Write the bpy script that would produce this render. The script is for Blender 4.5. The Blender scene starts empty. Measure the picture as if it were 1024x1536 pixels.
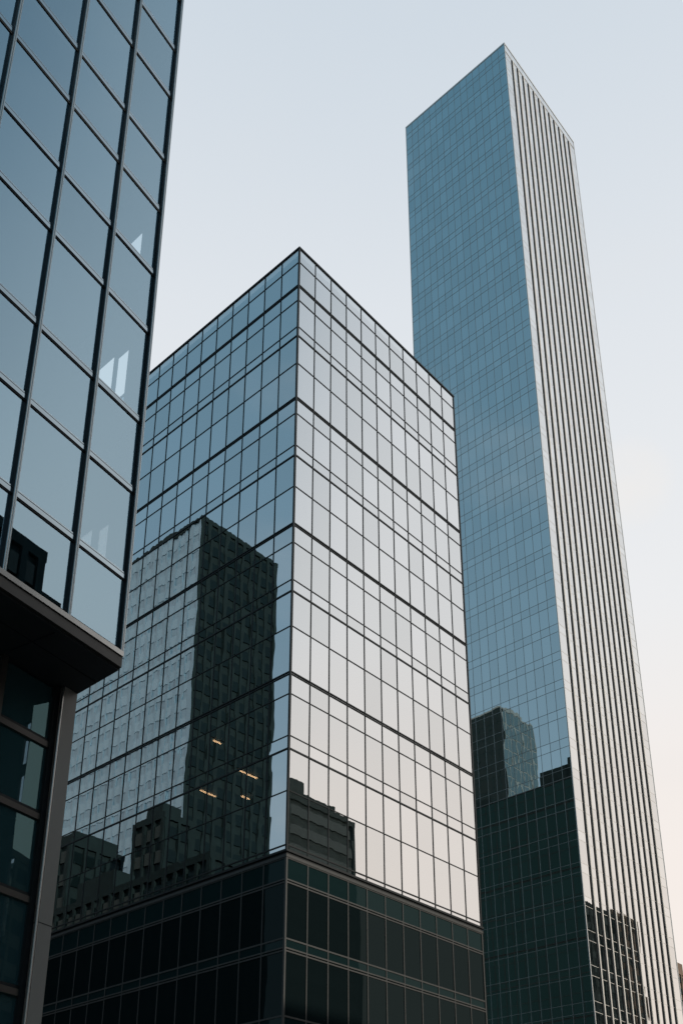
import bpy, math, random
from mathutils import Vector, Matrix
random.seed(7)
R = math.radians
scene = bpy.context.scene
COL = scene.collection

# ------------------------------------------------------------------ camera
EYE = 1.7
PITCH = math.atan(660/1587.0)
cam_d = bpy.data.cameras.new("camera")
cam_d.sensor_fit = 'AUTO'; cam_d.sensor_width = 36.0
cam_d.lens = 1587/1536*36.0
cam_d.shift_x = 0.0
cam_d.shift_y = (1266-768)/1536
cam_d.clip_start = 0.1; cam_d.clip_end = 8000
cam = bpy.data.objects.new("camera", cam_d); COL.objects.link(cam)
cam.location = (0, 0, EYE); cam.rotation_euler = (R(90)+PITCH, 0, 0)
scene.camera = cam

# ------------------------------------------------------------------ sky
SUN_AZ, SUN_EL = 116.0, 17.0
def hdir(az): return (math.sin(R(az)), math.cos(R(az)), 0.0)
world = bpy.data.worlds.new("World"); scene.world = world; world.use_nodes = True
nt = world.node_tree; nt.nodes.clear()
def N(tree, t, **kw):
    n = tree.nodes.new(t)
    for k, v in kw.items(): setattr(n, k, v)
    return n
def ramp(tree, stops, src):
    r = N(tree, 'ShaderNodeValToRGB'); e = r.color_ramp.elements
    while len(e) < len(stops): e.new(0.5)
    for i, (p, c) in enumerate(stops): e[i].position = p; e[i].color = (*c, 1)
    tree.links.new(src, r.inputs[0]); return r.outputs[0]
def math_(tree, op, a, b=None, clamp=False):
    m = N(tree, 'ShaderNodeMath', operation=op, use_clamp=clamp)
    for i, v in enumerate((a, b)):
        if v is None: continue
        if isinstance(v, (int, float)): m.inputs[i].default_value = v
        else: tree.links.new(v, m.inputs[i])
    return m.outputs[0]
def mixc(tree, fac, a, b):
    m = N(tree, 'ShaderNodeMix', data_type='RGBA')
    for s, v in ((m.inputs[0], fac), (m.inputs[6], a), (m.inputs[7], b)):
        if isinstance(v, (int, float)): s.default_value = v
        elif isinstance(v, tuple): s.default_value = (*v, 1)
        else: tree.links.new(v, s)
    return m.outputs[2]
tc = N(nt, 'ShaderNodeTexCoord')
sep = N(nt, 'ShaderNodeSeparateXYZ'); nt.links.new(tc.outputs['Generated'], sep.inputs[0])
zc = math_(nt, 'MAXIMUM', sep.outputs[2], 0.0)
bright = ramp(nt, [(0.0, (1.05, .92, .80)), (.20, (1.06, .95, .87)), (.42, (1.02, .955, .91)), (.56, (.95, .955, .965)), (.66, (.90, .925, .955)),
                   (.76, (.83, .875, .925)), (.88, (.70, .78, .86)), (1.0, (.54, .64, .75))], zc)
blue = ramp(nt, [(0.0, (.46, .52, .54)), (.25, (.37, .47, .54)), (.45, (.275, .41, .515)), (.65, (.20, .345, .46)),
                 (.85, (.135, .28, .395)), (1.0, (.11, .255, .365))], zc)
dot = N(nt, 'ShaderNodeVectorMath', operation='DOT_PRODUCT')
nt.links.new(tc.outputs['Generated'], dot.inputs[0]); dot.inputs[1].default_value = hdir(20)
mr = N(nt, 'ShaderNodeMapRange', interpolation_type='SMOOTHSTEP')
nt.links.new(dot.outputs['Value'], mr.inputs[0]); mr.inputs[1].default_value = .05; mr.inputs[2].default_value = .395
hazy = mixc(nt, mr.outputs[0], blue, bright)
# thin wisps of cloud
mp = N(nt, 'ShaderNodeMapping'); nt.links.new(tc.outputs['Generated'], mp.inputs[0]); mp.inputs[3].default_value = (1, 1, 2.2)
nz = N(nt, 'ShaderNodeTexNoise'); nt.links.new(mp.outputs[0], nz.inputs[0]); nz.inputs['Scale'].default_value = 4.5
nz.inputs['Detail'].default_value = 5; nz.inputs['Roughness'].default_value = .52
cl = N(nt, 'ShaderNodeMapRange', interpolation_type='SMOOTHSTEP'); nt.links.new(nz.outputs[0], cl.inputs[0])
cl.inputs[1].default_value = .50; cl.inputs[2].default_value = .80; cl.inputs[3].default_value = 0; cl.inputs[4].default_value = .18
hazy = mixc(nt, cl.outputs[0], hazy, (.86, .85, .84))
cd = N(nt, 'ShaderNodeVectorMath', operation='DOT_PRODUCT')
nt.links.new(tc.outputs['Generated'], cd.inputs[0]); cd.inputs[1].default_value = (0.25, 0.7262, 0.6404)
cm = N(nt, 'ShaderNodeMapRange', interpolation_type='SMOOTHSTEP'); nt.links.new(cd.outputs['Value'], cm.inputs[0])
cm.inputs[1].default_value = .9991; cm.inputs[2].default_value = .9999
cn = N(nt, 'ShaderNodeTexNoise'); nt.links.new(tc.outputs['Generated'], cn.inputs[0]); cn.inputs['Scale'].default_value = 38; cn.inputs['Detail'].default_value = 6
cf = math_(nt, 'MULTIPLY', cm.outputs[0], math_(nt, 'MULTIPLY', cn.outputs[0], 1.0), True)
hazy = mixc(nt, cf, hazy, (.98, .95, .92))
sky = N(nt, 'ShaderNodeTexSky', sky_type='NISHITA'); sky.sun_disc = False
sky.sun_elevation = R(SUN_EL); sky.sun_rotation = R(SUN_AZ); sky.dust_density = 3; sky.air_density = 1.2
bg1 = N(nt, 'ShaderNodeBackground'); nt.links.new(sky.outputs[0], bg1.inputs[0]); bg1.inputs[1].default_value = .06
bg2 = N(nt, 'ShaderNodeBackground'); nt.links.new(hazy, bg2.inputs[0]); bg2.inputs[1].default_value = 1.0
ms = N(nt, 'ShaderNodeMixShader'); ms.inputs[0].default_value = .88
nt.links.new(bg1.outputs[0], ms.inputs[1]); nt.links.new(bg2.outputs[0], ms.inputs[2])
wo = N(nt, 'ShaderNodeOutputWorld'); nt.links.new(ms.outputs[0], wo.inputs[0])

sd = bpy.data.lights.new("sun", 'SUN'); sd.energy = 2.2; sd.angle = R(.6); sd.color = (1.0, .90, .78)
so = bpy.data.objects.new("sun", sd); COL.objects.link(so)
sv = Vector((math.sin(R(SUN_AZ))*math.cos(R(SUN_EL)), math.cos(R(SUN_AZ))*math.cos(R(SUN_EL)), math.sin(R(SUN_EL))))
so.rotation_euler = (-sv).to_track_quat('-Z', 'Y').to_euler(); so.location = (0, 0, 300)

scene.view_settings.view_transform = 'Standard'; scene.view_settings.look = 'None'
scene.view_settings.exposure = 0.0; scene.view_settings.gamma = 1.0
scene.render.engine = 'CYCLES'
scene.cycles.max_bounces = 10; scene.cycles.glossy_bounces = 6; scene.cycles.transparent_max_bounces = 14
scene.cycles.diffuse_bounces = 3

# ------------------------------------------------------------------ materials
def new_mat(name):
    m = bpy.data.materials.new(name); m.use_nodes = True; m.node_tree.nodes.clear()
    return m, m.node_tree
def bump_of(t, amp, scale, stretch=(1, 1, 1), detail=2.0, dist=1.0):
    c = N(t, 'ShaderNodeTexCoord'); p = N(t, 'ShaderNodeMapping'); t.links.new(c.outputs['Object'], p.inputs[0])
    p.inputs[3].default_value = stretch
    n = N(t, 'ShaderNodeTexNoise'); t.links.new(p.outputs[0], n.inputs[0])
    n.inputs['Scale'].default_value = scale; n.inputs['Detail'].default_value = detail
    b = N(t, 'ShaderNodeBump'); b.inputs['Strength'].default_value = 1.0; b.inputs['Distance'].default_value = amp
    t.links.new(n.outputs[0], b.inputs['Height']); return b.outputs[0]
def glass(name, tint, r0, behind, clear=0.0, power=3.0, amp=.004, scale=.5, stretch=(1, 1, .35), rough=0.0, r1=1.0, body=0.0):
    """coated facade glass: a mirror coat over a dark (or partly clear) pane"""
    m, t = new_mat(name)
    lw = N(t, 'ShaderNodeLayerWeight'); lw.inputs[0].default_value = .5
    f = math_(t, 'POWER', lw.outputs['Facing'], power)
    f = math_(t, 'MULTIPLY', f, r1 - r0); f = math_(t, 'ADD', f, r0, True)
    g = N(t, 'ShaderNodeBsdfGlossy'); g.inputs['Roughness'].default_value = rough
    at = N(t, 'ShaderNodeAttribute', attribute_name='pane')
    t.links.new(mixc(t, at.outputs['Fac'], tuple(q*.94 for q in tint), tuple(min(1, q*1.04) for q in tint)), g.inputs['Color'])
    nb = bump_of(t, amp, scale, stretch); t.links.new(nb, g.inputs['Normal'])
    d = N(t, 'ShaderNodeBsdfDiffuse'); d.inputs['Color'].default_value = (*behind, 1)
    under = d.outputs[0]
    if clear > 0:
        CLEAR.add(name)
        tr = N(t, 'ShaderNodeBsdfTransparent'); tr.inputs[0].default_value = (clear*.88, clear*.97, clear, 1)
        under = tr.outputs[0]
        if body > 0:
            bx = N(t, 'ShaderNodeMixShader'); bx.inputs[0].default_value = body
            t.links.new(tr.outputs[0], bx.inputs[1]); t.links.new(d.outputs[0], bx.inputs[2]); under = bx.outputs[0]
    x = N(t, 'ShaderNodeMixShader'); t.links.new(f, x.inputs[0]); t.links.new(under, x.inputs[1]); t.links.new(g.outputs[0], x.inputs[2])
    o = N(t, 'ShaderNodeOutputMaterial'); t.links.new(x.outputs[0], o.inputs[0]); return m
def solid(name, col, rough=.6, metal=0.0, var=.12, scale=1.5, stretch=(1, 1, 1), spec=.5, bump=0.0):
    m, t = new_mat(name)
    p = N(t, 'ShaderNodeBsdfPrincipled'); p.inputs['Roughness'].default_value = rough; p.inputs['Metallic'].default_value = metal
    p.inputs['Specular IOR Level'].default_value = spec
    c = N(t, 'ShaderNodeTexCoord'); mp_ = N(t, 'ShaderNodeMapping'); t.links.new(c.outputs['Object'], mp_.inputs[0]); mp_.inputs[3].default_value = stretch
    n = N(t, 'ShaderNodeTexNoise'); t.links.new(mp_.outputs[0], n.inputs[0]); n.inputs['Scale'].default_value = scale; n.inputs['Detail'].default_value = 6
    lo = tuple(x*(1-var) for x in col); hi = tuple(min(1, x*(1+var)) for x in col)
    cc = ramp(t, [(.3, lo), (.7, hi)], n.outputs[0]); t.links.new(cc, p.inputs['Base Color'])
    if bump: t.links.new(bump_of(t, bump, scale*3), p.inputs['Normal'])
    o = N(t, 'ShaderNodeOutputMaterial'); t.links.new(p.outputs[0], o.inputs[0]); return m
def emit(name, col, s):
    m, t = new_mat(name); e = N(t, 'ShaderNodeEmission'); e.inputs[0].default_value = (*col, 1); e.inputs[1].default_value = s
    o = N(t, 'ShaderNodeOutputMaterial'); t.links.new(e.outputs[0], o.inputs[0]); return m

M = {}
CLEAR = set()
M['mid_glass'] = glass('silver_blue_glass', (.96, .965, .955), .76, (.01, .02, .02), clear=.36, amp=.0035, scale=.55)
M['podium_glass'] = glass('dark_podium_glass', (.60, .80, .80), .014, (.006, .011, .012), amp=.004, scale=.5, r1=.06)
M['rear_glass'] = glass('dark_rear_glass', (.35, .75, .78), .02, (.004, .015, .016), amp=.003, scale=.5, r1=.12)
M['podium_band'] = glass('dark_spandrel_glass', (.60, .80, .80), .016, (.009, .022, .023), amp=.004, scale=.5, r1=.06)
M['tower_glass'] = glass('blue_tower_glass', (.88, .955, .955), .72, (.008, .016, .017), amp=.0022, scale=.5)
M['tower_side'] = glass('pale_tower_glass', (.97, .96, .94), .78, (.02, .03, .03), amp=.004, scale=.45)
M['left_glass'] = glass('clear_blue_glass', (.56, .755, .865), .53, (.01, .02, .02), clear=.95, amp=.0012, scale=.5, power=5.0)
M['low_glass'] = glass('dark_teal_glass', (.36, .64, .67), .10, (.05, .12, .13), clear=.6, amp=.003, scale=.6, power=4.0, r1=.4, body=.5)
def plain_clear(name):
    m, t = new_mat(name); a = N(t, 'ShaderNodeBsdfTransparent')
    o = N(t, 'ShaderNodeOutputMaterial'); t.links.new(a.outputs[0], o.inputs[0]); return m
M['inner_clear'] = plain_clear('clear_inner_face')
M['frame'] = solid('dark_anodised_frame', (.013, .017, .018), .5, .0, spec=.2)
M['podium_frame'] = solid('bronze_grey_frame', (.030, .032, .030), .5, .1)
M['tower_frame'] = solid('grey_aluminium_line', (.36, .37, .36), .5, .0)
M['fin'] = solid('pale_stone_coloured_fin', (.72, .68, .62), .45, .0, var=.06)
M['tower_cap'] = solid('pale_metal_cap', (.62, .62, .60), .35, .2, var=.05)
M['mullion'] = solid('brushed_bronze_mullion', (.42, .41, .39), .24, .95, stretch=(1, 1, .1))
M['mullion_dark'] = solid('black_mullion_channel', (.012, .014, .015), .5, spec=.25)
M['transom'] = solid('grey_transom_metal', (.36, .42, .45), .12, 1.0, stretch=(.1, 1, 1))
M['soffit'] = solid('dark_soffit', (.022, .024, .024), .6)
M['fascia'] = solid('bronze_fascia', (.075, .065, .056), .4, .4)
M['column'] = solid('brown_grey_column', (.27, .24, .21), .5, .0, var=.10, scale=.8, stretch=(1, 1, .2))
M['interior'] = solid('dark_interior', (.02, .023, .024), .8)
M['plant'] = solid('dark_plant_screen', (.010, .020, .022), .85, spec=.1)
M['ceiling'] = solid('office_ceiling', (.045, .05, .052), .9)
M['endwall'] = solid('dark_end_wall', (.030, .034, .036), .7)
M['lamp'] = emit('warm_lamp', (1.0, .56, .28), 9.0)
M['roof'] = solid('roof_gravel', (.16, .155, .15), .9)
def translucent(name, col):
    m, t = new_mat(name); a = N(t, 'ShaderNodeBsdfTranslucent'); a.inputs[0].default_value = (*col, 1)
    b = N(t, 'ShaderNodeBsdfTransparent'); b.inputs[0].default_value = (.9, .9, .9, 1)
    x = N(t, 'ShaderNodeMixShader'); x.inputs[0].default_value = .62
    t.links.new(b.outputs[0], x.inputs[1]); t.links.new(a.outputs[0], x.inputs[2])
    o = N(t, 'ShaderNodeOutputMaterial'); t.links.new(x.outputs[0], o.inputs[0]); return m
M['blind'] = translucent('pale_sheer_blind', (.92, .92, .92))
M['asphalt'] = solid('asphalt', (.05, .05, .052), .9, var=.25, scale=3, bump=.004)
M['paving'] = solid('paving', (.20, .195, .185), .85, var=.18, scale=2, bump=.003)
M['ground'] = solid('ground', (.12, .118, .11), .95, var=.2, scale=.05)
M['marking'] = solid('road_paint', (.72, .72, .70), .7, var=.1)

# ------------------------------------------------------------------ mesh helpers
class MB:
    def __init__(s): s.v = []; s.f = []; s.a = []; s.mi = []
    def hexa(s, p):                       # 8 points: bottom loop (ccw from above), top loop
        b = len(s.v); s.v += [tuple(q) for q in p]
        s.f += [(b+3, b+2, b+1, b), (b+4, b+5, b+6, b+7)] + [(b+i, b+(i+1) % 4, b+4+(i+1) % 4, b+4+i) for i in range(4)]
        return s
    def box(s, x0, x1, y0, y1, z0, z1):
        return s.hexa([(x0, y0, z0), (x1, y0, z0), (x1, y1, z0), (x0, y1, z0), (x0, y0, z1), (x1, y0, z1), (x1, y1, z1), (x0, y1, z1)])
    def prism(s, pts, z0, z1):            # pts ccw from above
        n = len(pts); b = len(s.v)
        s.v += [(x, y, z0) for x, y in pts] + [(x, y, z1) for x, y in pts]
        s.f += [tuple(range(b+n-1, b-1, -1)), tuple(range(b+n, b+2*n))] + [(b+i, b+(i+1) % n, b+n+(i+1) % n, b+n+i) for i in range(n)]
        return s
    def build(s, name, mat, parent=None, label=None, kind=None, smooth=False):
        me = bpy.data.meshes.new(name); me.from_pydata(s.v, [], s.f); me.update()
        if smooth:
            for p in me.polygons: p.use_smooth = True
        me.materials.append(mat)
        if s.a and len(s.a) == len(s.f):
            me.attributes.new('pane', 'FLOAT', 'FACE').data.foreach_set('value', s.a)
            if mat.name in CLEAR:
                me.materials.append(M['inner_clear'])
                me.polygons.foreach_set('material_index', s.mi)
        o = bpy.data.objects.new(name, me); COL.objects.link(o)
        if parent: o.parent = parent
        if label: o['label'] = label
        if kind: o['kind'] = kind
        return o
def thing(name, label, cat, loc=(0, 0, 0), rotz=0, group=None):
    o = bpy.data.objects.new(name, None); COL.objects.link(o); o.location = loc; o.rotation_euler = (0, 0, rotz)
    o.empty_display_size = 2; o['label'] = label; o['category'] = cat
    if group: o['group'] = group
    return o
class Face:
    """one facade of a building: s runs along it, q is the distance outwards, z is up (building's own frame)"""
    def __init__(f, origin, along, out): f.o = origin; f.a = along; f.n = out
    def pt(f, s, q, z): return (f.o[0]+f.a[0]*s+f.n[0]*q, f.o[1]+f.a[1]*s+f.n[1]*q, z)
    def slab(f, mb, s0, s1, q0, q1, z0, z1):
        cr = f.a[0]*f.n[1]-f.a[1]*f.n[0]
        loop = [(s0, q0), (s1, q0), (s1, q1), (s0, q1)]
        if cr < 0: loop = loop[::-1]
        return mb.hexa([f.pt(s, q, z0) for s, q in loop]+[f.pt(s, q, z1) for s, q in loop])
    def pane(f, mb, s0, s1, z0, z1, th=.03, q=0.0, tilt=.0012):
        a, b = random.gauss(0, tilt), random.gauss(0, tilt)
        sc, zc_ = (s0+s1)/2, (z0+z1)/2
        def o(s, z): return q+max(-.02, min(.02, a*(s-sc)+b*(z-zc_)))
        cr = f.a[0]*f.n[1]-f.a[1]*f.n[0]
        def lp(z):
            l = [f.pt(s0, q-th, z), f.pt(s1, q-th, z), f.pt(s1, o(s1, z), z), f.pt(s0, o(s0, z), z)]
            return l if cr > 0 else l[::-1]
        v = random.random(); v = v if random.random() > .1 else v-.6
        mb.a += [v]*6; mb.mi += [0 if k == (4 if cr > 0 else 2) else 1 for k in range(6)]
        return mb.hexa(lp(z0)+lp(z1))
C_, S_ = math.cos(PITCH), math.sin(PITCH)
def seen(p):          # how large / whether a point falls inside the photograph's frame, used only to choose which panes become parts
    x, y, z = p[0], p[1], p[2]-EYE
    d = y*C_+z*S_; u = -y*S_+z*C_
    if d < 1: return None
    return 512+1587*x/d, 1266-1587*u/d
def pane_area(parent, f, r):
    q = []
    for s, z in ((r[0], r[2]), (r[1], r[2]), (r[1], r[3]), (r[0], r[3])):
        p = parent_mat(parent) @ Vector(f.pt(s, 0, z)); k = seen(p)
        if k is None: return 0
        q.append((min(1024, max(0, k[0])), min(1536, max(0, k[1]))))
    return abs(sum(q[i][0]*q[(i+1) % 4][1]-q[(i+1) % 4][0]*q[i][1] for i in range(4)))/2
def parent_mat(o): return Matrix.Translation(o.location) @ Matrix.Rotation(o.rotation_euler[2], 4, 'Z')
def panes(parent, jobs, name='window_pane', limit=100):
    """jobs: (face, (s0,s1,z0,z1), material, tilt, hidden). The largest in the picture become parts, the rest one part per material."""
    ranked = sorted(range(len(jobs)), key=lambda i: -(0 if jobs[i][4] else pane_area(parent, jobs[i][0], jobs[i][1])))
    own = set(ranked[:limit]); rest = {}
    for i, (f, r, m, tilt, hid) in enumerate(jobs):
        if i in own:
            mb = MB(); f.pane(mb, *r, tilt=tilt); mb.build(name, m, parent)
        else:
            f.pane(rest.setdefault(m.name, MB()), *r, tilt=tilt)
    for mn, mb in rest.items():
        mb.build(name, bpy.data.materials[mn], parent, kind='stuff')

PHI = 41.9                                   # the street grid: u recedes to the right, v to the left
GRID = R(90-PHI)
def G(u, v):
    a = R(PHI); return (u*math.sin(a)-v*math.cos(a), u*math.cos(a)+v*math.sin(a))

# ------------------------------------------------------------------ ground, streets
MB().box(-3000, 3000, -3000, 3000, -1.2, -.16).build('ground', M['ground'], kind='structure')
def ground_sheet(name, u0, u1, v0, v1, z0, z1, mat):
    o = MB().box(u0, u1, v0, v1, z0, z1).build(name, mat, kind='structure'); o.rotation_euler = (0, 0, GRID); return o
ground_sheet('road', 22, 36, -600, 900, -.30, -.12, M['asphalt'])
ground_sheet('road', 36.01, 900, 24, 38, -.30, -.12, M['asphalt'])
ground_sheet('pavement', 36, 104, 38, 300, -.30, 0.0, M['paving'])
ground_sheet('pavement', 110, 200, 38, 300, -.30, 0.0, M['paving'])
ground_sheet('pavement', -60, 22, -60, 40, -.30, 0.0, M['paving'])
ground_sheet('pavement', 36.5, 300, -60, 24, -.30, 0.0, M['paving'])
mk = MB()
for k in range(60): mk.box(28.92, 29.08, -200+k*9, -196+k*9, -.119, -.114)
mo = mk.build('road_marking', M['marking'], kind='structure'); mo.rotation_euler = (0, 0, GRID)

# ------------------------------------------------------------------ middle building
UC, VC = 49.41, 49.59
def middle_building():
    x, y = G(UC, VC)
    t = thing('office_building', 'middle mirrored glass block with dark podium, standing between the other two towers', 'building', (x, y, 0), GRID)
    W, L, NB, NL = 24.05, 76.84, 11, 34
    fr = Face((0, 0), (1, 0), (0, -1)); fl = Face((0, 0), (0, 1), (-1, 0))
    fb = Face((W, 0), (0, 1), (1, 0)); ff = Face((0, L), (1, 0), (0, 1))
    lev = [(30.2, 'c'), (35.04, 't'), (38.5, 'k'), (39.6, 't'), (43.2, 't'), (45.06, 'd'), (49.3, 't'), (52.6, 'k'), (53.7, 't'), (57.35, 't'),
           (59.2, 'd'), (63.08, 't'), (66.39, 'k'), (67.5, 't'), (71.0, 't'), (72.75, 'd'), (76.77, 't'), (80.06, 'k'), (81.15, 't'), (84.43, 't'),
           (86.25, 'd'), (89.25, 't'), (91.0, 'r')]
    low = [(0.3, 'd'), (5.6, 'd'), (6.8, 't'), (11.4, 'd'), (12.2, 't'), (17.4, 'd'), (18.3, 't'), (22.97, 'd'), (23.75, 't'), (28.0, 'd'), (29.75, 't')]
    jobs = []
    faces = ((fr, W, NB, 0), (fl, L, NL, 0), (fb, L, NL, 1), (ff, W, NB, 1))
    g = .02
    zs = [a for a, _ in lev]
    for f, ln, n, hid in faces:
        for i in range(n):
            s0, s1 = i*ln/n+g, (i+1)*ln/n-g
            for a, b in zip(zs, zs[1:]): jobs.append((f, (s0, s1, a+g, b-g), M['rear_glass'] if hid else M['mid_glass'], .0009, hid))
    panes(t, jobs)
    zl = [a for a, _ in low]+[30.2]; jobs = []
    for f, ln, n, hid in faces:
        for i in range(n):
            s0, s1 = i*ln/n+g, (i+1)*ln/n-g
            for a, b in zip(zl, zl[1:]):
                jobs.append((f, (s0, s1, a+g, b-.04), M['podium_band'] if b-a < 2 else M['podium_glass'], .002, hid))
    panes(t, jobs, 'podium_pane')
    # mullions, one per joint
    for f, ln, n, hid in faces:
        corner = 0
        for i in range(n+1):
            s = i*ln/n; w = .038
            if i in (0, n): continue
            m1 = MB(); f.slab(m1, s-w, s+w, -.06, .045, 30.2, 91.0); m1.build('mullion', M['frame'], t)
            m2 = MB(); f.slab(m2, s-.05, s+.05, -.06, .05, .3, 30.0); m2.build('podium_mullion', M['podium_frame'], t)
    for cx, cy in ((0, 0), (W, 0), (W, L), (0, L)):
        sx = 1 if cx > 0 else -1; sy = 1 if cy > 0 else -1
        x0, x1 = sorted((cx-sx*.09, cx+sx*.065)); y0, y1 = sorted((cy-sy*.09, cy+sy*.065))
        MB().box(x0, x1, y0, y1, 30.2, 91.1).build('corner_post', M['frame'], t)
        MB().box(x0, x1, y0, y1, .1, 30.0).build('podium_corner_post', M['podium_frame'], t)
    # horizontal bands: one ring per level
    def ring(z0, z1, q, mat, name, inner=-.05):
        for f, ln, n, hid in faces:
            m = MB(); e = q if f in (fr, fb, ff) else q
            f.slab(m, -q if f in (fr, ff) else -inner, ln+q if f in (fr, ff) else ln+inner, inner, q, z0, z1); m.build(name, mat, t)
    for z, k in lev:
        if k == 't': ring(z-.032, z+.032, .047, M['frame'], 'transom')
        elif k == 'k': ring(z-.065, z+.065, .06, M['frame'], 'floor_band')
        elif k == 'd':
            ring(z-.17, z-.08, .06, M['frame'], 'floor_band'); ring(z+.04, z+.12, .07, M['frame'], 'floor_band')
        elif k == 'r': ring(z-.02, z+.16, .10, M['frame'], 'roof_edge')
        elif k == 'c':
            ring(z-.42, z-.20, .10, M['podium_frame'], 'cornice'); ring(z-.19, z-.02, .02, M['frame'], 'cornice'); ring(z-.01, z+.16, .16, M['frame'], 'cornice')
            ring(z+.5, z+.6, .047, M['frame'], 'transom')
    for z, k in low:
        if k == 'd': ring(z-.16, z-.05, .055, M['podium_frame'], 'podium_band'); ring(z+.05, z+.16, .055, M['podium_frame'], 'podium_band')
        else: ring(z-.06, z+.06, .053, M['podium_frame'], 'podium_band')
    # inside: lift core, floors, lamps
    MB().box(9, 16, 14, L-14, 0, 90).build('core', M['interior'], t)
    MB().box(.3, W-.3, .3, L-.3, 90.4, 90.7).build('roof', M['roof'], t)
    for x0, x1, y0, y1, h in ((17.5, 23, 31, 46.5, 3.6), (19, 23.2, 33, 40, 4.8), (18, 23, 58, 75, 2.2)):
        MB().box(x0, x1, y0, y1, 90.7, 91+h).build('roof_house', M['plant'], t)
    for z in (30.0, 34.2, 40.45, 46.65, 53.3, 60.0, 66.8, 73.6, 80.6, 87.0):
        MB().box(.25, W-.25, .25, L-.25, z, z+.35).build('floor_slab', M['ceiling'], t)
    MB().box(.12, W-.12, .12, L-.12, .05, 29.6).build('podium_core', M['interior'], t)
    for x0, x1, yy, z in ((2.45, 4.5, 8.15, 40.3), (2.85, 4.6, 13.35, 40.3), (6.0, 6.9, 11.6, 40.3), (5.2, 6.1, 14.75, 46.5)):
        MB().box(x0, x1, yy-.06, yy+.06, z-.05, z+.04).build('ceiling_lamp', M['lamp'], t)
middle_building()

# ------------------------------------------------------------------ tall tower
UT, VT = 118.91, 63.92
def tall_tower():
    x, y = G(UT, VT)
    t = thing('skyscraper', 'tallest tower, slender, blue glass on one side and pale upright fins on the other', 'skyscraper', (x, y, 0), GRID)
    W, L, H = 26.2, 24.6, 226.0
    fr = Face((0, 0), (1, 0), (0, -1)); fl = Face((0, 0), (0, 1), (-1, 0)); fb = Face((W, 0), (0, 1), (1, 0)); ff = Face((0, L), (1, 0), (0, 1))
    base = 33.43-7*4.72
    zs = []
    for k in range(48):
        z = base+k*4.72
        if z > H-3: break
        zs += [z, z+1.40]
    zs = [q for q in zs if q > .4]; zs = [.3]+zs+[H]
    jobs = []; NL = 16
    for f, hid in ((fl, 0), (fb, 1)):
        for i in range(NL):
            s0, s1 = i*L/NL+.015, (i+1)*L/NL-.015
            for a, b in zip(zs, zs[1:]): jobs.append((f, (s0, s1, a+.015, b-.015), M['tower_glass'], .0006, hid))
    panes(t, jobs)
    FX = [2.42+1.93*k for k in range(12)]
    edges = [0]+FX+[W]; jobs = []
    for f, hid in ((fr, 0), (ff, 1)):
        for s0, s1 in zip(edges, edges[1:]):
            for a, b in zip(zs, zs[1:]): jobs.append((f, (s0+.015, s1-.015, a+.02, b-.02), M['tower_side'], .0007, hid))
    panes(t, jobs, 'side_pane')
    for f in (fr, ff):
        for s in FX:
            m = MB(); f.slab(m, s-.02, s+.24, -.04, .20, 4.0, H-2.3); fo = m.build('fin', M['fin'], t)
            m = MB(); f.slab(m, s-.24, s-.021, -.04, .09, 4.0, H-2.3); m.build('fin_shade_strip', M['mullion_dark'], fo)  # shaded side of the fin, put in as a dark strip
        m = MB(); f.slab(m, -.06, W+.06, -.04, .05, H-2.0, H-1.9); m.build('parapet_joint', M['fin'], t)
    for f in (fl, fb):
        for i in range(1, NL):
            m = MB(); s = i*L/NL; f.slab(m, s-.025, s+.025, -.04, .03, .3, H); m.build('mullion', M['tower_frame'], t)
    for z in zs[1:-1]:
        for f, ln, q, mat in ((fl, L, .03, 'tower_frame'), (fr, W, .022, 'fin')):
            m = MB(); f.slab(m, .05, ln-.05, -.04, q-.005, z-.027, z+.027); m.build('transom', M[mat], t)
    for f, ln in ((fb, L), (ff, W)):
        m = MB()
        for z in zs[1:-1]: f.slab(m, .05, ln-.05, -.04, .03, z-.045, z+.045)
        m.build('transom', M['tower_frame'], t, kind='stuff')
    for cx, cy in ((0, 0), (W, 0), (W, L), (0, L)):
        sx = 1 if cx > 0 else -1; sy = 1 if cy > 0 else -1
        x0, x1 = sorted((cx-sx*.10, cx+sx*.05)); y0, y1 = sorted((cy-sy*.10, cy+sy*.05))
        MB().box(x0, x1, y0, y1, .1, H+.05).build('corner_trim', M['tower_cap'], t)
    m = MB(); m.box(-.06, W+.06, -.06, .35, H+.06, H+.42); m.box(-.06, W+.06, L-.35, L+.06, H+.06, H+.42); m.box(-.06, .35, .35, L-.35, H+.06, H+.42); m.box(W-.35, W+.06, .35, L-.35, H+.06, H+.42)
    m.build('roof_coping', M['tower_cap'], t)
    MB().box(.4, W-.4, .4, L-.4, H-1.2, H-.8).build('roof', M['roof'], t)
    MB().box(.1, W-.1, .1, L-.1, 0, H-1.3).build('core', M['interior'], t)
tall_tower()

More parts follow.
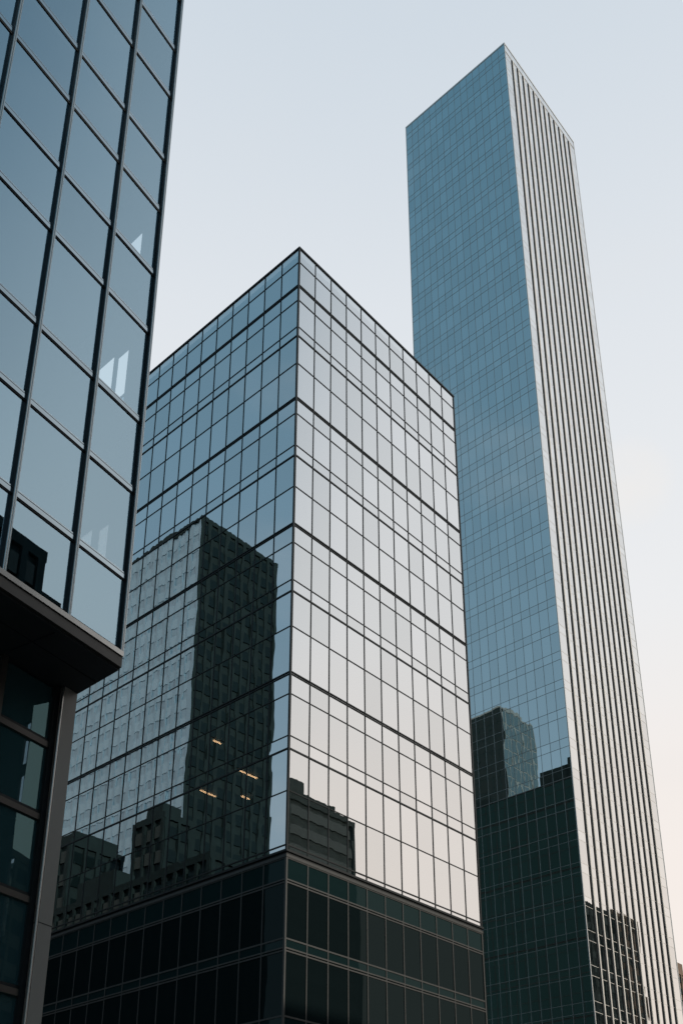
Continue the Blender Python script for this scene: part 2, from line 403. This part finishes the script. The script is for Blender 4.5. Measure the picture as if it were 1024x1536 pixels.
# ------------------------------------------------------------------ near building on the left
AZL = 31.5
def near_building():
    a = R(-13.82); D = 22.0
    t = thing('glass_building', 'near building with large blue panes, thick mullions and an overhang above a dark recessed base', 'building',
              (D*math.sin(a), D*math.cos(a), 0), R(90-AZL))
    ex, ey = math.cos(R(79.6)), math.sin(R(79.6))
    DEP, LEN, H = 20.0, 16.2, 62.0
    ff = Face((0, 0), (-1, 0), (0, -1))
    joints = [0.0, 1.72, 3.60, 5.58, 7.5, 9.4, 11.3, 13.2, 15.1, LEN]
    zs = [15.56, 17.62, 20.27, 22.58, 25.74, 27.95, 30.54, 32.72, 35.6, 37.86, 40.45]
    while zs[-1] < 59: zs += [zs[-1]+2.3, zs[-1]+4.9]
    zs.append(H)
    jobs = []
    for s0, s1 in zip(joints, joints[1:]):
        for z0, z1 in zip(zs, zs[1:]): jobs.append((ff, (s0+.05, s1-.05, z0+.05, z1-.05), M['left_glass'], .0012, 0))
    panes(t, jobs)
    for i, s in enumerate(joints):
        w = .048 if i else .042
        root = MB(); ff.slab(root, s-w, s+w, -.12, .085, 15.45, H); ob = root.build('mullion', M['mullion_dark'], t)
        c = MB(); r = .024                   # rounded nose that catches the light
        for dx in (-.024, .022):
            pts = [(-s-dx+r*math.cos(k*math.pi/5), -.098+r*.9*math.sin(k*math.pi/5)) for k in range(10)]
            c.prism(pts, 15.40, H)
        c.build('nose_strip', M['mullion'], ob, smooth=False)
    for i, z in enumerate(zs[1:-1]):
        big = (i % 2 == 1)
        m = MB(); ff.slab(m, .06, LEN, -.10, .035, z-.085, z+.035); b = m.build('transom', M['transom'], t)
        m = MB(); ff.slab(m, .06, LEN, -.10, .012, z+.036, z+.062); m.build('transom_channel', M['mullion_dark'], b)
        m = MB(); ff.slab(m, .06, LEN, -.10, .028, z+.063, z+.10); m.build('transom_bead', M['transom'], b)
        m = MB(); ff.slab(m, .06, LEN, -.10, .022, z-.135, z-.086); m.build('transom_channel', M['mullion_dark'], b)
    # overhang floor with its fascia
    def foot(o): return [(-LEN-.2, -o), (.015+o*.15, -o), (ex*DEP+.015+o*.15, ey*DEP), (-LEN-.2, ey*DEP)]
    MB().prism(foot(.10), 15.06, 15.34).build('overhang_slab', M['fascia'], t)
    MB().prism(foot(.13), 15.345, 15.48).build('fascia', M['mullion'], t)
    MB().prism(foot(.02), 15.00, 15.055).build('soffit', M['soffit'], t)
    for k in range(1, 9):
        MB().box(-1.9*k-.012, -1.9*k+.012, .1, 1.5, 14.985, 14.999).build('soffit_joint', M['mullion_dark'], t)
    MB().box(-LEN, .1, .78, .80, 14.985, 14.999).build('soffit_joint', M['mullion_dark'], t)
    # interior floors
    for z in (17.5, 22.48, 27.85, 32.62, 37.76, 42.7, 47.6, 52.5, 57.4):
        MB().prism([(-LEN, .06), (-.02, .06), (ex*(DEP-.5)-.2, ey*(DEP-.5)), (-LEN, ey*(DEP-.5))], z-.12, z+.10).build('floor_slab', M['ceiling'], t)
    MB().box(-LEN, -5.0, 4.6, DEP-1, 0, H-.5).build('core', M['interior'], t)
    MB().prism([(-LEN, .05), (-.05, .05), (ex*DEP-.1, ey*DEP), (-LEN, ey*DEP)], H-.3, H).build('roof', M['roof'], t)
    # end wall along the street grid, with its window openings
    fe = Face((0, 0), (ex, ey), (ey, -ex))
    def wall_with_holes(s0, s1, z0, z1, holes):
        m = MB(); ss = sorted({s0, s1, *[h[0] for h in holes], *[h[1] for h in holes]})
        for a0, a1 in zip(ss, ss[1:]):
            hs = sorted((h[2], h[3]) for h in holes if h[0] <= a0+1e-6 and h[1] >= a1-1e-6)
            z = z0
            for h0, h1 in hs:
                if h0 > z: fe.slab(m, a0, a1, -.08, -.02, z, h0)
                z = h1
            if z < z1: fe.slab(m, a0, a1, -.08, -.02, z, z1)
        return m
    holes = [(.70, 1.40, 28.0, 30.3), (.78, 1.32, 22.62, 25.72), (1.46, 2.6, 22.62, 25.95), (.87, 1.29, 17.75, 19.72), (1.60, 2.30, 17.75, 19.95)]
    wall_with_holes(.1, DEP, 15.52, H-.05, holes).build('end_wall', M['endwall'], t)
    for h in holes[3:]:
        bm_ = MB(); fe.slab(bm_, h[0]+.005, h[1]-.005, -.06, -.045, h[2]+.01, h[3]-.01); bm_.build('window_blind', M['blind'], t)
    low = [(3.40, 3.62, 9.2, 11.2), (3.42, 3.64, 11.9, 13.4), (3.42, 3.66, 13.7, 14.9)]
    # recessed base: end wall, column, glazing
    wall_with_holes(2.1, DEP, 0, 14.99, low).build('base_end_wall', M['endwall'], t)
    SB = 1.55
    cxr = ex/ey*SB
    col = MB().box(cxr-.40, cxr, SB, SB+.5, 0, 14.99).build('corner_column', M['column'], t)
    MB().box(cxr-.401, cxr+.003, SB-.004, SB+.4, 9.02, 9.04).build('panel_joint', M['mullion_dark'], col)
    MB().prism([(cxr-.43+.035*math.cos(k*math.pi/5), SB+.03+.035*math.sin(k*math.pi/5)) for k in range(10)], 0, 14.99).build('column_bead', M['mullion'], col)
    fl = Face((cxr-.5, SB+.22), (-1, 0), (0, -1))
    js = [0.0, 1.62, 3.3, 5.0, 6.8, 8.6, 10.4, 12.2, 14.0, 15.5]
    zl = [.3, 3.2, 5.35, 7.45, 9.55, 11.55, 13.4, 14.95]
    jobs = []
    for s0, s1 in zip(js, js[1:]):
        for z0, z1 in zip(zl, zl[1:]): jobs.append((fl, (s0+.04, s1-.04, z0+.04, z1-.04), M['low_glass'], .002, 0))
    panes(t, jobs, 'base_pane')
    for s in js:
        m = MB(); fl.slab(m, s-.07, s+.07, -.1, .10, 0, 14.98); m.build('base_mullion', M['fascia'] if s else M['mullion_dark'], t)
    for z in zl[1:-1]:
        m = MB(); fl.slab(m, .0, 15.5, -.1, .06, z-.10, z+.05); m.build('base_transom', M['fascia'], t)
        m = MB(); fl.slab(m, .0, 15.5, -.1, .03, z+.051, z+.13); m.build('base_transom_channel', M['mullion_dark'], t)
    for z in (3.2, 7.4, 11.5):
        MB().prism([(-LEN, SB+.5), (-.2, SB+.5), (ex*DEP-.6, ey*DEP-.5), (-LEN, ey*DEP-.5)], z-.1, z+.1).build('floor_slab', M['ceiling'], t)
near_building()

# ------------------------------------------------------------------ buildings standing around, seen mirrored in the glass
def block(name, label, cat, u, v, W, L, H, wall, win, floor=3.6, ribbon=.5, pier=3.2, rot=None, loc=None, steps=(), piers=True, win2=None, wall2=None, base2=None, proud=.12):
    x, y = loc if loc else G(u, v)
    t = thing(name, label, cat, (x, y, 0), GRID if rot is None else rot)
    MB().box(.2, W-.2, .2, L-.2, 0, H).build('wall', wall, t)
    if base2:
        for x0, x1 in ((.1, .19), (W-.19, W-.1)): MB().box(x0, x1, .2, L-.2, 0, H).build('flank_cladding', base2, t)
    fs = [(Face((0, 0), (1, 0), (0, -1)), W, 0), (Face((0, 0), (0, 1), (-1, 0)), L, 1), (Face((W, 0), (0, 1), (1, 0)), L, 1), (Face((0, L), (1, 0), (0, 1)), W, 0)]
    n = max(2, int(H/floor)); fh = H/n
    cnt = 0
    for f, ln, side in fs:
        wm = win2 if (side and win2) else win
        rest = MB()
        for k in range(n):
            m = MB() if cnt < 100 else rest
            f.slab(m, .25, ln-.25, -.19, -.02, k*fh+fh*(1-ribbon)*.5, (k+1)*fh-fh*(1-ribbon)*.5)
            if m is not rest: m.build('ribbon_window', wm, t); cnt += 1
        if rest.v: rest.build('ribbon_window', wm, t, kind='stuff')
        if piers:
            k = max(1, int(round(ln/pier)))
            pm = wall2 if (side and wall2) else wall
            for i in range(k+1):
                s = .3+(ln-.6)*i/k
                m = MB(); f.slab(m, s-.28, s+.28, -.19, proud if side else .12, 0, H); m.build('pier', pm, t)
    MB().box(-.1, W+.1, -.1, L+.1, H, H+.9).build('parapet', wall, t)
    for (x0, x1, y0, y1, h) in steps:
        MB().box(x0, x1, y0, y1, H+.9, H+.9+h).build('roof_house', wall, t)
    return t
def conc(name, c, **k): return solid(name, c, .85, var=.15, scale=.6, spec=.12, **k)
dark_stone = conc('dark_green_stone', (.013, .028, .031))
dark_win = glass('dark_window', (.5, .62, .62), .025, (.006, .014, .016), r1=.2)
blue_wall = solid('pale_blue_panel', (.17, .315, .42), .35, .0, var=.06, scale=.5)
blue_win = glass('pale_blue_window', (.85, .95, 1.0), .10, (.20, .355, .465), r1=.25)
grey_win = glass('grey_green_window', (.5, .62, .62), .08, (.03, .042, .04), r1=.3)
grey_green = conc('grey_green_render', (.070, .092, .086))
slate = conc('slate_stone', (.028, .038, .036))
brown_stone = conc('brown_stone', (.20, .15, .115))
tan_stone = conc('tan_stone', (.34, .28, .22))

# mirrored in the left face of the middle building
U1, V1 = 4.4, 117.4
block('high_rise', 'dark high-rise with a pale blue flank, mirrored large in the left face of the middle building', 'building', 4.4, 109.3, .1, .1, 1, dark_stone, dark_win) if False else None
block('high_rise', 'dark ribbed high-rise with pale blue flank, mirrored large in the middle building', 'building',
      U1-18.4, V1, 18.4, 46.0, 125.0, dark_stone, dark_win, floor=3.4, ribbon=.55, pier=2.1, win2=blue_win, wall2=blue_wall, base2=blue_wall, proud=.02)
block('office_building', 'low dark building with a square roof house, mirrored beside the high-rise', 'building',
      14.0, 103.2, 4.8, 6.6, 59.0, dark_stone, dark_win, floor=3.3, pier=2.0, steps=((1, 4, 1.5, 5, 2.0),))
block('office_building', 'low dark building with stepped roof, mirrored lowest in the middle building', 'building',
      14.8, 117.2, 9.0, 24.0, 57.5, dark_stone, dark_win, floor=3.3, pier=2.0, steps=((1, 8, .5, 9, 1.6), (2, 6, 9.5, 14, .7)))
block('office_building', 'lowest dark building of the row mirrored in the middle building, flat roof', 'building',
      21.0, 84.0, 6.0, 32.0, 45.5, dark_stone, dark_win, floor=3.3, pier=2.0, steps=((1, 4, 8, 13, 1.5), (2, 5, 19, 27, 3.0)))
# tower beyond, mirrored in the tall tower
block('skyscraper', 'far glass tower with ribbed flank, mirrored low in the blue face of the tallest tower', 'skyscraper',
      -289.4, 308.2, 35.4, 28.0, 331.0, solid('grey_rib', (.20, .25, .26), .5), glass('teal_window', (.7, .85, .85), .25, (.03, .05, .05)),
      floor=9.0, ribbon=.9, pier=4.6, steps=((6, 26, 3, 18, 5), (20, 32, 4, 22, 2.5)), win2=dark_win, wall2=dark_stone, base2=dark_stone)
# mirrored in the right face of the middle building
block('office_building', 'grey green slab block with stepped roof, mirrored low in the middle building right face', 'building',
      104.0, -36.0, 15.5, 31.0, 70.5, grey_green, grey_win, floor=3.2, ribbon=.5, pier=40, steps=((.5, 4.2, 22, 30.5, 3.2), (4.3, 11.0, 22, 30.5, 1.4)))
# mirrored in the pale side of the tall tower
block('office_building', 'dark stone building with rounded roof steps, mirrored at the foot of the finned side', 'building',
      211.0, -20.0, 25.0, 30.0, 86.5, slate, dark_win, floor=3.4, pier=2.6, steps=((3, 15, 6, 26, 2.2),))
block('apartment_building', 'brown stone building mirrored beside the dark one in the finned side', 'building',
      236.2, -18.0, 12.5, 26.5, 89.0, brown_stone, dark_win, floor=3.2, ribbon=.45, pier=2.2)
# far building peeping past the tower
fx, fy = 318*math.sin(R(18.0)), 318*math.cos(R(18.0))
block('apartment_building', 'small brown building just showing past the foot of the tallest tower, at the picture edge', 'building', 0, 0, 30, 24, 86.5, brown_stone, dark_win,
      floor=3.4, loc=(fx, fy), rot=GRID, steps=((2, 10, 2, 10, 4),))
# stepped block mirrored in the near building
ca = Vector((22*math.sin(R(-13.82)), 22*math.cos(R(-13.82)))); nn = Vector((math.cos(R(AZL)), -math.sin(R(AZL))))
def mirror(az, d):
    p = Vector((d*math.sin(R(az)), d*math.cos(R(az)))); return p-2*((p-ca).dot(nn))*nn
p0 = mirror(-18.9, 64)
t1 = block('office_building', 'dark stepped block mirrored in the lowest panes of the near building', 'building', 0, 0, 14, 16, 48.3, dark_stone, dark_win, floor=3.0, ribbon=.55, pier=1.5,
      loc=(p0.x, p0.y), rot=R(90-AZL)+math.pi)
p1 = mirror(-17.45, 64)
MB().box(-2.1, .15, .2, 15, 0, 46.2).build('lower_wing', dark_stone, t1)
MB().box(-3.9, -2.11, .4, 15, 0, 45.2).build('lower_wing', dark_stone, t1)

# unseen block, added to keep the low sun off the podium and street
block('apartment_building', 'unseen long brown block behind the viewer, added to shade the street from the sun', 'building',
      -10.0, -75.0, 108.0, 34.0, 47.0, brown_stone, dark_win, floor=3.3, ribbon=.5, pier=3.0)
